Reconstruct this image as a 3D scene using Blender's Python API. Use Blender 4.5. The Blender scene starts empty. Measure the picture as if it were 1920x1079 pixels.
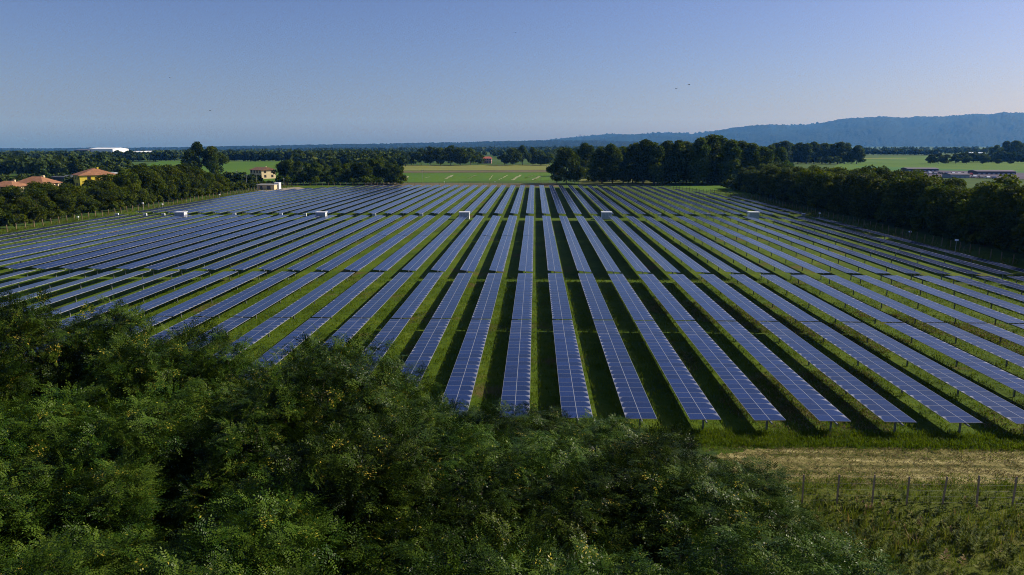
import bpy, math, random
import numpy as np
from mathutils import Vector, Matrix, noise as mnoise
R = math.radians
random.seed(7)
rng = np.random.default_rng(11)
SC = bpy.context.scene
COL = SC.collection

# ------------------------------------------------------------------ camera, sky, sun, exposure
CAM_H = 19.4
F_PX, CX, CY = 1280.0, 960.0, 539.5            # photograph pixels
YAW = math.atan(43.5 / 1306.0)                 # camera looks a little left of the panel rows (+Y)
PITCH = math.atan(267.5 / 1280.0)
cam = bpy.data.cameras.new("camera")
cam.sensor_width = 36.0
cam.lens = 24.0
cam.clip_end = 60000.0
cam_o = bpy.data.objects.new("camera", cam)
COL.objects.link(cam_o)
cam_o.location = (0, 0, CAM_H)
cam_o.rotation_euler = (R(90) - PITCH, 0, YAW)
SC.camera = cam_o

SUN_EL, SUN_AZ = R(33), R(20)                  # azimuth measured from +X towards +Y
world = bpy.data.worlds.new("World")
SC.world = world
world.use_nodes = True
wn = world.node_tree
bg = wn.nodes["Background"]
sky = wn.nodes.new("ShaderNodeTexSky")
sky.sky_type = 'NISHITA'
sky.sun_disc = False
sky.sun_elevation = SUN_EL
sky.sun_rotation = R(90) - SUN_AZ
sky.altitude = 200
sky.air_density = 1.0
sky.dust_density = 1.5
sky.ozone_density = 3.0
bg.inputs[1].default_value = 0.049
tint = wn.nodes.new("ShaderNodeMix"); tint.data_type = 'RGBA'; tint.blend_type = 'MULTIPLY'   # the photograph's cool white balance
tint.inputs[0].default_value = 1.0
tint.inputs[7].default_value = (1.17, 1.15, 1.63, 1)
wn.links.new(sky.outputs[0], tint.inputs[6])
wn.links.new(tint.outputs[2], bg.inputs[0])
sun = bpy.data.lights.new("sun", 'SUN')
sun.energy = 5.0
sun.angle = R(0.5)
sun.color = (1.0, 0.92, 0.78)
sun_o = bpy.data.objects.new("sun", sun)
COL.objects.link(sun_o)
SDIR = Vector((math.cos(SUN_EL) * math.cos(SUN_AZ), math.cos(SUN_EL) * math.sin(SUN_AZ), math.sin(SUN_EL)))
sun_o.rotation_euler = SDIR.to_track_quat('Z', 'Y').to_euler()
SC.view_settings.view_transform = 'Standard'
SC.view_settings.look = 'None'
SC.view_settings.exposure = 0.35
SC.view_settings.gamma = 1.0
SC.cycles.max_bounces = 6
SC.cycles.diffuse_bounces = 2
SC.cycles.glossy_bounces = 3
SC.cycles.transmission_bounces = 3
SC.cycles.volume_bounces = 0
SC.cycles.use_denoising = True
SC.cycles.filter_width = 1.0
SC.cycles.denoising_prefilter = 'NONE'

# ------------------------------------------------------------------ helpers
def ray(px, py):
    u, v = (px - CX) / F_PX, (py - CY) / F_PX
    Fx, Fy = -math.sin(YAW), math.cos(YAW)
    c, s = math.cos(PITCH), math.sin(PITCH)
    h = c - v * s
    return (Fx * h + u * math.cos(YAW), Fy * h + u * math.sin(YAW), -s - v * c)
def gz(x, y):                                  # the plain sinks gently away to the left beyond 750 m
    D = math.hypot(x, y)
    w = min(1.0, max(0.0, (-x / max(1.0, y) + 0.15) / 0.75))
    return -max(0.0, D - 750) * 0.0060 * w
def G(px, py, z=None):                         # photograph pixel -> point on the ground (or on a plane of height z)
    d = ray(px, py)
    zz = 0.0 if z is None else z
    for _ in range(1 if z is not None else 12):
        t = (zz - CAM_H) / d[2]
        if z is None: zz = 0.5 * zz + 0.5 * gz(d[0] * t, d[1] * t)
    return d[0] * t, d[1] * t
def at(px, py, Y):                             # photograph pixel -> point at depth Y
    d = ray(px, py)
    t = Y / d[1]
    return d[0] * t, Y, CAM_H + d[2] * t
def pix(x, y, z):
    fx, fy = -math.sin(YAW), math.cos(YAW)
    h = x * fx + y * fy
    u = x * math.cos(YAW) + y * math.sin(YAW)
    dz = z - CAM_H
    c, s = math.cos(PITCH), math.sin(PITCH)
    zc = h * c - dz * s
    return CX + F_PX * u / zc, CY + F_PX * (-h * s - dz * c) / zc

def tag(o, label=None, cat=None, group=None, kind=None):
    if label: o['label'] = label
    if cat: o['category'] = cat
    if group: o['group'] = group
    if kind: o['kind'] = kind
    return o
def empty(name, loc=(0, 0, 0), rz=0.0):
    o = bpy.data.objects.new(name, None)
    o.empty_display_size = 0.3
    COL.objects.link(o)
    o.location = loc
    o.rotation_euler = (0, 0, rz)
    return o
def link(name, me, parent=None, loc=(0, 0, 0), rot=(0, 0, 0), scale=(1, 1, 1)):
    o = bpy.data.objects.new(name, me)
    COL.objects.link(o)
    o.parent = parent
    o.location = loc
    o.rotation_euler = rot
    o.scale = scale
    return o
def np_mesh(name, V, F, mats, mi=None, attr=None, smooth=False, uv=None):
    """V (n,3), F (m,4) or (m,3) int arrays"""
    V = np.asarray(V, dtype=np.float32)
    F = np.asarray(F, dtype=np.int32)
    m, k = F.shape
    me = bpy.data.meshes.new(name)
    me.vertices.add(len(V))
    me.vertices.foreach_set("co", V.ravel())
    me.loops.add(m * k)
    me.loops.foreach_set("vertex_index", F.ravel())
    me.polygons.add(m)
    me.polygons.foreach_set("loop_start", np.arange(0, m * k, k, dtype=np.int32))
    for mt in (mats if isinstance(mats, (list, tuple)) else [mats]):
        me.materials.append(mt)
    if mi is not None:
        me.polygons.foreach_set("material_index", np.asarray(mi, dtype=np.int32))
    me.polygons.foreach_set("use_smooth", np.full(m, smooth, dtype=bool))
    if uv is not None:
        l = me.uv_layers.new(name="UVMap")
        l.data.foreach_set("uv", np.asarray(uv, dtype=np.float32).ravel())
    if attr is not None:
        a = me.attributes.new("rnd", 'FLOAT', 'POINT')
        a.data.foreach_set("value", np.asarray(attr, dtype=np.float32))
    me.update(calc_edges=True)
    return me

class MB:
    """collects boxes, prisms and tubes; build() links them as one mesh object"""
    def __init__(s): s.v, s.f, s.m = [], [], []
    def face(s, pts, m=0):
        i = len(s.v); s.v += [tuple(p) for p in pts]; s.f.append(tuple(range(i, i + len(pts)))); s.m.append(m)
        return s
    def box(s, x0, x1, y0, y1, z0, z1, m=0):
        i = len(s.v)
        s.v += [(x0, y0, z0), (x1, y0, z0), (x1, y1, z0), (x0, y1, z0), (x0, y0, z1), (x1, y0, z1), (x1, y1, z1), (x0, y1, z1)]
        for q in ((3, 2, 1, 0), (4, 5, 6, 7), (0, 1, 5, 4), (1, 2, 6, 5), (2, 3, 7, 6), (3, 0, 4, 7)):
            s.f.append(tuple(i + a for a in q)); s.m.append(m)
        return s
    def tube(s, pts, rad, n=6, m=0, cap=True):
        rings = []
        for j, p in enumerate(pts):
            p = Vector(p)
            a = Vector(pts[max(0, j - 1)]); b = Vector(pts[min(len(pts) - 1, j + 1)])
            t = (b - a).normalized()
            up = Vector((0, 0, 1)) if abs(t.z) < 0.9 else Vector((1, 0, 0))
            e1 = t.cross(up).normalized(); e2 = t.cross(e1)
            r = rad[j] if isinstance(rad, (list, tuple)) else rad
            i = len(s.v)
            for q in range(n):
                w = 2 * math.pi * q / n
                s.v.append(tuple(p + e1 * (r * math.cos(w)) + e2 * (r * math.sin(w))))
            rings.append(i)
        for a, b in zip(rings, rings[1:]):
            for q in range(n):
                s.f.append((a + q, a + (q + 1) % n, b + (q + 1) % n, b + q)); s.m.append(m)
        if cap:
            s.f.append(tuple(rings[0] + q for q in range(n))); s.m.append(m)
            s.f.append(tuple(rings[-1] + q for q in reversed(range(n)))); s.m.append(m)
        return s
    def mesh(s, name, mats, smooth=False):
        me = bpy.data.meshes.new(name)
        me.from_pydata(s.v, [], s.f)
        for mt in (mats if isinstance(mats, (list, tuple)) else [mats]):
            me.materials.append(mt)
        me.polygons.foreach_set("material_index", np.asarray(s.m, dtype=np.int32))
        me.polygons.foreach_set("use_smooth", np.full(len(s.f), smooth, dtype=bool))
        me.update()
        return me
    def build(s, name, mats, parent=None, smooth=False, loc=(0, 0, 0)):
        return link(name, s.mesh(name, mats, smooth), parent, loc)

ONES = "first second third fourth fifth sixth seventh eighth ninth tenth eleventh twelfth thirteenth fourteenth fifteenth sixteenth seventeenth eighteenth nineteenth".split()
TENS = {20: "twent", 30: "thirt", 40: "fort", 50: "fift"}
def nth(n):                                    # 1 -> first
    if n < 20: return ONES[n - 1]
    t, o = n // 10 * 10, n % 10
    return TENS[t] + ("ieth" if o == 0 else "y-" + ONES[o - 1])

# ------------------------------------------------------------------ materials
class NT:
    def __init__(s, name):
        s.mat = bpy.data.materials.new(name)
        s.mat.use_nodes = True
        s.t = s.mat.node_tree
        s.t.nodes.clear()
        s.out = s.n("OutputMaterial")
    def n(s, typ, **kw):
        nd = s.t.nodes.new("ShaderNode" + typ)
        for k, v in kw.items(): setattr(nd, k, v)
        return nd
    def l(s, a, b): s.t.links.new(a, b)
    def noise(s, scale, detail=4, rough=0.6, coord='Object', dist=0.0, stretch=None):
        tc = s.n("TexCoord")
        nz = s.n("TexNoise")
        nz.inputs['Scale'].default_value = scale
        nz.inputs['Detail'].default_value = detail
        nz.inputs['Roughness'].default_value = rough
        nz.inputs['Distortion'].default_value = dist
        src = tc.outputs[coord]
        if stretch:
            mp = s.n("Mapping"); mp.inputs['Scale'].default_value = stretch
            s.l(src, mp.inputs['Vector']); src = mp.outputs[0]
        s.l(src, nz.inputs['Vector'])
        return nz.outputs['Fac']
    def ramp(s, fac, stops):
        r = s.n("ValToRGB")
        while len(r.color_ramp.elements) < len(stops): r.color_ramp.elements.new(0.5)
        for e, (p, c) in zip(r.color_ramp.elements, stops):
            e.position = p
            e.color = (*c, 1) if len(c) == 3 else c
        s.l(fac, r.inputs[0])
        return r.outputs[0]
    def mix(s, fac, a, b, mode='MIX'):
        m = s.n("Mix", data_type='RGBA', blend_type=mode)
        for sock, v in ((m.inputs[0], fac), (m.inputs[6], a), (m.inputs[7], b)):
            if hasattr(v, 'is_output'): s.l(v, sock)
            elif isinstance(v, (int, float)): sock.default_value = v
            else: sock.default_value = (*v, 1)
        return m.outputs[2]
    def math(s, op, a, b=0.0, clamp=False):
        m = s.n("Math", operation=op); m.use_clamp = clamp
        for sock, v in zip(m.inputs, (a, b)):
            if hasattr(v, 'is_output'): s.l(v, sock)
            else: sock.default_value = v
        return m.outputs[0]
    def bsdf(s, color, rough=0.7, spec=0.3, metal=0.0, bump=None, bump_d=0.05, out=True):
        b = s.n("BsdfPrincipled")
        if hasattr(color, 'is_output'): s.l(color, b.inputs['Base Color'])
        else: b.inputs['Base Color'].default_value = (*color, 1)
        if hasattr(rough, 'is_output'): s.l(rough, b.inputs['Roughness'])
        else: b.inputs['Roughness'].default_value = rough
        b.inputs['Specular IOR Level'].default_value = spec
        b.inputs['Metallic'].default_value = metal
        if bump is not None:
            bp = s.n("Bump"); bp.inputs['Distance'].default_value = bump_d
            s.l(bump, bp.inputs['Height']); s.l(bp.outputs[0], b.inputs['Normal'])
        if out: s.l(b.outputs[0], s.out.inputs[0])
        return b

def simple(name, c, rough=0.6, spec=0.3, metal=0.0, var=0.25, scale=1.5):
    t = NT(name)
    nz = t.noise(scale, 5, 0.65)
    a = tuple(x * (1 - var) for x in c); b = tuple(min(1, x * (1 + var * 0.6)) for x in c)
    col = t.ramp(nz, [(0.3, a), (0.7, b)])
    t.bsdf(col, rough, spec, metal)
    return t.mat

def leaf_mat(name, dark, mid, light, yellow, y_at=0.96, trans=0.22, spec=0.35, rough=0.5, clump=0.5):
    t = NT(name)
    at_ = t.n("Attribute", attribute_name="rnd")
    oi = t.n("ObjectInfo")
    nz = t.noise(clump, 3, 0.6)
    f = t.math('ADD', t.math('MULTIPLY', at_.outputs['Fac'], 0.65), t.math('MULTIPLY', nz, 0.5))
    f = t.math('ADD', f, t.math('MULTIPLY', t.math('SUBTRACT', oi.outputs['Random'], 0.5), 0.28))
    col = t.ramp(f, [(0.22, dark), (0.55, mid), (0.85, light)])
    yl = t.math('GREATER_THAN', at_.outputs['Fac'], y_at)
    col = t.mix(yl, col, yellow)
    hs = t.n("HueSaturation")
    t.l(t.math('ADD', 0.485, t.math('MULTIPLY', oi.outputs['Random'], 0.03)), hs.inputs['Hue'])
    hs.inputs['Saturation'].default_value = 1.0
    hs.inputs['Value'].default_value = 1.0
    t.l(col, hs.inputs['Color'])
    col = hs.outputs[0]
    b = t.bsdf(col, rough, spec, out=False)
    tr = t.n("BsdfTranslucent")
    t.l(t.mix(1.0, col, (1.0, 1.0, 0.45), 'MULTIPLY'), tr.inputs[0])
    ms = t.n("MixShader"); ms.inputs[0].default_value = trans
    t.l(b.outputs[0], ms.inputs[1]); t.l(tr.outputs[0], ms.inputs[2])
    t.l(ms.outputs[0], t.out.inputs[0])
    return t.mat

M = {}
M['locust'] = leaf_mat("locust_leaf", (0.006, 0.016, 0.002), (0.025, 0.055, 0.005), (0.074, 0.112, 0.012), (0.30, 0.25, 0.03), 0.972, clump=0.6, spec=0.065, rough=0.36, trans=0.14)
M['belt'] = leaf_mat("belt_leaf", (0.020, 0.038, 0.003), (0.058, 0.090, 0.006), (0.145, 0.165, 0.012), (0.15, 0.16, 0.012), 0.95, clump=0.25, spec=0.08, rough=0.6, trans=0.42)
M['wood'] = leaf_mat("woodland_leaf", (0.018, 0.042, 0.005), (0.052, 0.088, 0.008), (0.125, 0.155, 0.015), (0.13, 0.15, 0.015), 0.96, clump=0.15, spec=0.08, rough=0.7, trans=0.4)
M['bright'] = leaf_mat("bright_leaf", (0.03, 0.07, 0.012), (0.06, 0.12, 0.02), (0.10, 0.17, 0.03), (0.15, 0.18, 0.03), 0.96, clump=0.25, spec=0.2, rough=0.6)
M['far'] = leaf_mat("far_leaf", (0.020, 0.042, 0.010), (0.045, 0.075, 0.015), (0.09, 0.115, 0.02), (0.12, 0.14, 0.025), 0.95, clump=0.02, spec=0.1, rough=0.8)
M['weed'] = leaf_mat("weed_leaf", (0.034, 0.062, 0.005), (0.10, 0.135, 0.011), (0.22, 0.22, 0.045), (0.26, 0.18, 0.09), 0.80, clump=0.35, spec=0.08, rough=0.6, trans=0.3)
M['grass'] = leaf_mat("grass_blade", (0.044, 0.078, 0.004), (0.085, 0.138, 0.006), (0.145, 0.18, 0.01), (0.22, 0.17, 0.05), 0.93, clump=0.5, spec=0.08, rough=0.6, trans=0.45)
M['dry'] = leaf_mat("dry_grass", (0.10, 0.085, 0.03), (0.20, 0.16, 0.07), (0.32, 0.26, 0.12), (0.08, 0.12, 0.02), 0.8, clump=0.6, spec=0.15, rough=0.7)
M['bark'] = simple("bark", (0.10, 0.08, 0.06), 0.85, 0.2, var=0.4, scale=6)
M['pale_bark'] = simple("pale_bark", (0.15, 0.12, 0.09), 0.85, 0.2, var=0.4, scale=6)
M['alu'] = simple("aluminium_frame", (0.35, 0.36, 0.38), 0.42, 0.5, 0.3, 0.1, 3)
M['galv'] = simple("galvanised_steel", (0.25, 0.26, 0.26), 0.5, 0.5, 0.4, 0.2, 4)
M['white'] = simple("white_paint", (0.78, 0.79, 0.80), 0.5, 0.4, var=0.06)
M['cream'] = simple("cream_plaster", (0.62, 0.50, 0.30), 0.8, 0.2, var=0.1)
M['yellow'] = simple("yellow_plaster", (0.72, 0.55, 0.06), 0.8, 0.2, var=0.08)
M['pink'] = simple("pink_plaster", (0.55, 0.30, 0.26), 0.8, 0.2, var=0.1)
M['greywall'] = simple("grey_wall", (0.32, 0.33, 0.35), 0.8, 0.2, var=0.1)
M['darkgrey'] = simple("dark_sheet", (0.09, 0.095, 0.11), 0.6, 0.3, var=0.15)
M['mauve'] = simple("mauve_roof", (0.12, 0.10, 0.14), 0.7, 0.3, var=0.2, scale=0.3)
M['door'] = simple("door_paint", (0.38, 0.43, 0.48), 0.5, 0.4, var=0.1)
M['rubber'] = simple("rubber", (0.02, 0.02, 0.02), 0.8, 0.2)
M['window'] = simple("window_glass", (0.03, 0.035, 0.04), 0.15, 0.5)
M['shutter'] = simple("shutter_brown", (0.12, 0.07, 0.04), 0.6, 0.3)
M['wood_post'] = simple("timber_post", (0.42, 0.29, 0.18), 0.85, 0.2, var=0.35, scale=5)
M['side_post'] = simple('weathered_post', (0.24, 0.17, 0.10), 0.85, 0.2, var=0.3, scale=5)
M['concrete'] = simple("concrete", (0.42, 0.41, 0.38), 0.85, 0.2, var=0.2)
M['wire'] = simple("wire", (0.12, 0.12, 0.12), 0.5, 0.4, 0.5)
M['bird'] = simple("bird_feather", (0.02, 0.02, 0.022), 0.8, 0.2)
M['carpaint'] = [simple("car_" + n, c, 0.3, 0.5, var=0.03) for n, c in
                 (("white", (0.75, 0.76, 0.78)), ("grey", (0.25, 0.26, 0.28)), ("blue", (0.06, 0.09, 0.2)), ("red", (0.3, 0.03, 0.03)), ("black", (0.03, 0.03, 0.035)))]
def tile_mat(name, c):
    t = NT(name)
    nz = t.noise(0.8, 5, 0.7)
    w = t.n("TexWave", wave_type='BANDS', bands_direction='Z'); w.inputs['Scale'].default_value = 2.2; w.inputs['Distortion'].default_value = 0.6
    tc = t.n("TexCoord"); t.l(tc.outputs['Object'], w.inputs['Vector'])
    col = t.ramp(nz, [(0.3, tuple(x * 0.7 for x in c)), (0.7, tuple(x * 1.25 for x in c))])
    t.bsdf(col, 0.85, 0.2, bump=w.outputs['Fac'], bump_d=0.06)
    return t.mat
M['tile'] = tile_mat("terracotta_tile", (0.30, 0.145, 0.075))
M['tile_brown'] = tile_mat("brown_tile", (0.22, 0.12, 0.075))
M['tile_red'] = tile_mat("red_tile", (0.42, 0.12, 0.08))

def pv_glass():
    t = NT("module_glass")
    uv = t.n("UVMap", uv_map="UVMap")
    sep = t.n("SeparateXYZ"); t.l(uv.outputs[0], sep.inputs[0])
    u, v = sep.outputs[0], sep.outputs[1]
    geo = t.n("NewGeometry"); ri = geo.outputs['Random Per Island']
    oi = t.n("ObjectInfo"); ro = oi.outputs['Random']
    cell = t.ramp(ri, [(0.0, (0.002, 0.008, 0.038)), (0.5, (0.003, 0.012, 0.058)), (1.0, (0.007, 0.019, 0.080))])
    hv = t.n('HueSaturation'); t.l(cell, hv.inputs['Color']); t.l(t.math('ADD', 0.75, t.math('MULTIPLY', ro, 0.5)), hv.inputs['Value']); cell = hv.outputs[0]
    # cell grid inside a module: 12 x 6 cells with fine light busbar lines
    def gridline(c, n, w):
        fr = t.math('FRACT', t.math('MULTIPLY', c, n))
        return t.math('LESS_THAN', t.math('ABSOLUTE', t.math('SUBTRACT', fr, 0.5)), w)
    gu = gridline(u, 12.0, 0.03); gv = gridline(v, 6.0, 0.03)
    g = t.math('MAXIMUM', gu, gv)
    col = t.mix(t.math('MULTIPLY', g, 0.5), cell, (0.035, 0.05, 0.12))
    # reflected glare painted into the glass colour: pale corner wedges and an edge band
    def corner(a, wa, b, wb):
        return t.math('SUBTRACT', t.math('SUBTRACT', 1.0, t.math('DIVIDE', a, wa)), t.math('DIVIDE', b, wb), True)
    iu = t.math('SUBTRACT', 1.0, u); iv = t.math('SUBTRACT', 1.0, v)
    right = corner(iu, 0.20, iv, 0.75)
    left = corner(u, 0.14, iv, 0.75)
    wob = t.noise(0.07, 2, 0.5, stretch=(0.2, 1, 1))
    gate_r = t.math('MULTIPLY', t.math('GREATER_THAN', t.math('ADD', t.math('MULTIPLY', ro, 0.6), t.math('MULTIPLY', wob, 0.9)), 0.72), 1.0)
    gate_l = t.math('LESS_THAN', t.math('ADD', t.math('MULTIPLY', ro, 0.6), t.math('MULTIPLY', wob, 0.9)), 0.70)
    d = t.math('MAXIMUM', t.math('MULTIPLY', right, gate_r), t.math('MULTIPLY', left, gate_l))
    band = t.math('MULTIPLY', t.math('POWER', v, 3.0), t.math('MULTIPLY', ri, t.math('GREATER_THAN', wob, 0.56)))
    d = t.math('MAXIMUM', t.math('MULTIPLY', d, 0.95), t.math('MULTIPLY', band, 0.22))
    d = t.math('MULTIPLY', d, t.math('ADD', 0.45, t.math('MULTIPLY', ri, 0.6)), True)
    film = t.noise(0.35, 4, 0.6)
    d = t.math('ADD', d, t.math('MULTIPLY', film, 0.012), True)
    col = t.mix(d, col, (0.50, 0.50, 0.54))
    rough = t.math('ADD', 0.19, t.math('MULTIPLY', d, 0.5), True)
    t.bsdf(col, rough, 0.40)
    return t.mat
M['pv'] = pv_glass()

def ground_mat(name, stops, s1=0.08, s2=1.4, dry=None, bump=0.15, stretch=None):
    t = NT(name)
    a = t.noise(s1, 5, 0.6, stretch=stretch)
    b = t.noise(s2, 6, 0.7)
    f = t.math('ADD', t.math('MULTIPLY', a, 0.55), t.math('MULTIPLY', b, 0.45))
    col = t.ramp(f, stops)
    if dry:
        d = t.ramp(t.noise(dry[0], 4, 0.65), [(dry[1], (0, 0, 0)), (dry[1] + 0.12, (1, 1, 1))])
        col = t.mix(d, col, dry[2])
    t.bsdf(col, 0.95, 0.1, bump=b, bump_d=bump)
    return t.mat
GREEN = [(0.30, (0.020, 0.038, 0.003)), (0.5, (0.060, 0.104, 0.005)), (0.68, (0.115, 0.15, 0.012))]
M['turf'] = ground_mat("turf", GREEN, 0.12, 1.6, dry=(0.13, 0.57, (0.10, 0.075, 0.026)))
M['plain'] = ground_mat("plain", [(0.3, (0.026, 0.055, 0.009)), (0.5, (0.050, 0.095, 0.014)), (0.7, (0.09, 0.125, 0.022))], 0.004, 0.05, bump=0.4)
M['field_green'] = ground_mat("field_green", [(0.3, (0.040, 0.10, 0.008)), (0.5, (0.070, 0.145, 0.012)), (0.7, (0.12, 0.17, 0.02))], 0.012, 0.25, stretch=(1, 0.25, 1))
M['field_lush'] = ground_mat("field_lush", [(0.3, (0.03, 0.10, 0.02)), (0.5, (0.045, 0.14, 0.03)), (0.7, (0.08, 0.17, 0.035))], 0.012, 0.25)
M['field_pale'] = ground_mat("field_pale", [(0.3, (0.10, 0.125, 0.025)), (0.5, (0.165, 0.18, 0.04)), (0.7, (0.24, 0.225, 0.065))], 0.03, 0.3, stretch=(0.2, 1.5, 1))
M['field_brown'] = ground_mat("field_brown", [(0.3, (0.075, 0.065, 0.035)), (0.5, (0.12, 0.10, 0.055)), (0.7, (0.16, 0.14, 0.07))], 0.03, 0.3)
M['mown'] = ground_mat("mown_dry", [(0.36, (0.030, 0.050, 0.006)), (0.44, (0.11, 0.105, 0.028)), (0.52, (0.21, 0.18, 0.062)), (0.65, (0.46, 0.40, 0.18))], 0.45, 2.2, stretch=(0.16, 2.6, 1), dry=(0.35, 0.62, (0.035, 0.055, 0.007)), bump=0.1)
M['scrub'] = ground_mat("scrub_soil", [(0.3, (0.035, 0.05, 0.006)), (0.5, (0.08, 0.10, 0.012)), (0.7, (0.15, 0.13, 0.035))], 0.3, 2.0)
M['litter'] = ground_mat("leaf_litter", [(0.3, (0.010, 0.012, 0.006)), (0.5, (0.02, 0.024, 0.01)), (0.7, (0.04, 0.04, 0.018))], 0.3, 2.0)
M['asphalt'] = ground_mat("asphalt", [(0.3, (0.06, 0.052, 0.075)), (0.7, (0.11, 0.095, 0.13))], 0.05, 0.5)
M['gravel'] = ground_mat("gravel", [(0.3, (0.20, 0.17, 0.12)), (0.7, (0.34, 0.30, 0.22))], 0.3, 3)
M['cut'] = ground_mat("cut_hay", [(0.3, (0.20, 0.22, 0.10)), (0.7, (0.36, 0.36, 0.2))], 0.3, 2)
M['hill'] = ground_mat("hill_forest", [(0.34, (0.004, 0.010, 0.004)), (0.5, (0.012, 0.024, 0.008)), (0.64, (0.028, 0.044, 0.012))], 0.0035, 0.02, bump=50)

# ------------------------------------------------------------------ ground, fields
def ground():
    radii = [0, 30, 70, 130, 220, 350, 550, 750, 1100, 1600, 2500, 4000, 7000, 12000, 20000, 32000]
    n = 96
    V, F = [(0, 0, 0)], []
    for r in radii[1:]:
        for i in range(n):
            a = 2 * math.pi * i / n
            V.append((r * math.cos(a), r * math.sin(a), gz(r * math.cos(a), r * math.sin(a)) if math.sin(a) > 0.05 else 0))
    F = []
    for k in range(len(radii) - 2):
        for i in range(n):
            a = 1 + k * n + i; b = 1 + k * n + (i + 1) % n
            F.append((a, b, b + n, a + n) if False else (a, a + n, b + n, b))
    tri = [(0, 1 + i, 1 + (i + 1) % n) for i in range(n)]
    me = bpy.data.meshes.new("ground"); me.from_pydata(V, [], [tuple(q) for q in F] + tri)
    me.materials.append(M['plain']); me.update()
    tag(link("ground", me), kind='structure')
ground()
LAYER = [0.0]
def patch(name, pts, mat, z=None, jag=0.0, sub=1):
    """flat sheet lying on the ground, pts are world x, y"""
    LAYER[0] += 0.006
    z = 0.02 + LAYER[0] if z is None else z
    P = []
    for i, p in enumerate(pts):
        q = pts[(i + 1) % len(pts)]
        for s in range(sub):
            t = s / sub
            P.append((p[0] + (q[0] - p[0]) * t + random.uniform(-jag, jag), p[1] + (q[1] - p[1]) * t + random.uniform(-jag, jag), z))
    me = bpy.data.meshes.new(name); me.from_pydata(P, [], [tuple(range(len(P)))])
    me.materials.append(M[mat]); me.update()
    if me.polygons[0].normal.z < 0: me.flip_normals()
    return tag(link(name, me), kind='structure')
def gp(*pp): return [G(x, y) for x, y in pp]
patch("solar_field_turf", [(-124, 30), (90, 30), (86, 200), (80, 262), (50, 330), (-124, 330)], 'turf')
patch("dry_mown_strip", [(9, 37.2), (60, 37.2), (95, 37.2), (95, 41.8), (50, 42.3), (30, 42.5), (15, 42.0), (9, 40)], 'mown', jag=0.25, sub=14)
patch("scrub_ground", [(6, 12), (60, 12), (95, 30), (95, 37.4), (60, 37.4), (9, 37.4), (5, 30)], 'scrub', jag=0.3, sub=8)
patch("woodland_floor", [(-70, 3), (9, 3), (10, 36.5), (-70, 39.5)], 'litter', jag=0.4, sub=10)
patch("ploughed_strip", [(-80, 324), (-10, 324), (12, 324), (11, 352), (-90, 360)], 'field_brown')
patch("cut_field", gp((690, 343), (1032, 339), (1034, 324), (740, 325)), 'field_green')
patch("dark_field_strip", gp((745, 324.5), (1034, 323.5), (1034, 319.5), (752, 321)), 'field_brown')
patch("stubble_field", gp((752, 320.5), (1034, 319), (1030, 309), (752, 310.5)), 'field_pale')
patch("mown_field", gp((1085, 348), (1245, 348), (1225, 336), (1150, 328.5), (1088, 330)), 'field_pale')
patch("green_field", gp((285, 335), (520, 341), (560, 320), (560, 304.5), (300, 304.5), (240, 316)), 'field_green')
patch("pasture", gp((1555, 318), (1920, 326), (2050, 330), (2050, 296), (1740, 293), (1590, 298)), 'field_green')
patch("lush_crop", gp((1590, 311.5), (2050, 325), (2050, 340), (1700, 322)), 'field_lush')
patch("stubble_strip", gp((1590, 298), (1700, 299), (1700, 297.8), (1600, 296.8)), 'field_pale')
patch("field_far_left", gp((-20, 318), (28, 314), (34, 307), (-30, 305)), 'field_pale')
patch("grass_verge", gp((1240, 349), (1395, 349), (1440, 366), (1400, 372), (1300, 355)), 'field_green')
patch("car_park", gp((1690, 330), (1960, 338), (1960, 326), (1700, 318.5)), 'asphalt', z=0.2)
patch("service_yard", gp((560, 352), (580, 356), (500, 361), (470, 357)), 'gravel', z=0.2)
for i, x0 in enumerate((762, 800, 838, 876, 912, 935, 960, 985, 1003)):    # cut grass lying in swaths
    x0 += random.uniform(-8, 8); a = G(x0, random.uniform(334, 339)); b = G(x0 + random.uniform(6, 18), random.uniform(328, 332)); w_ = random.uniform(0.3, 0.9)
    patch("hay_swath", [(a[0] - w_, a[1]), (a[0] + w_, a[1]), (b[0] + w_, b[1]), (b[0] - w_, b[1])], 'cut', jag=0.45, sub=9)

# ------------------------------------------------------------------ solar trackers
W, MODL, PZ = 2.1, 1.02, 1.08
def table_mesh(n):
    V, F, mi, uv = [], [], [], []
    def quad(p, m, t=((0, 0),) * 4):
        i = len(V); V.extend(p); F.append((i, i + 1, i + 2, i + 3)); mi.append(m); uv.extend(t)
    h, fr = W / 2, 0.022
    for k in range(n):
        y0, y1 = k * MODL, k * MODL + MODL - 0.004
        z0, z1 = 0.06, 0.10
        b = [(-h, y0, z0), (h, y0, z0), (h, y1, z0), (-h, y1, z0), (-h, y0, z1), (h, y0, z1), (h, y1, z1), (-h, y1, z1)]
        for q in ((3, 2, 1, 0), (4, 5, 6, 7), (0, 1, 5, 4), (1, 2, 6, 5), (2, 3, 7, 6), (3, 0, 4, 7)):
            quad([b[a] for a in q], 0)
        zg = z1 + 0.003
        for xa, xb in ((-h + fr, -0.022), (0.022, h - fr)):
            ua, ub = (xa + h) / W, (xb + h) / W
            quad([(xa, y0 + 0.017, zg), (xb, y0 + 0.017, zg), (xb, y1 - 0.017, zg), (xa, y1 - 0.017, zg)], 1, ((ua, 0), (ub, 0), (ub, 1), (ua, 1)))
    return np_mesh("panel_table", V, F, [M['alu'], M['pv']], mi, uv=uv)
TBL = {n: table_mesh(n) for n in (26, 39, 44)}
def short_table(n):
    if n not in TBL: TBL[n] = table_mesh(n)
    return TBL[n]
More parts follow.
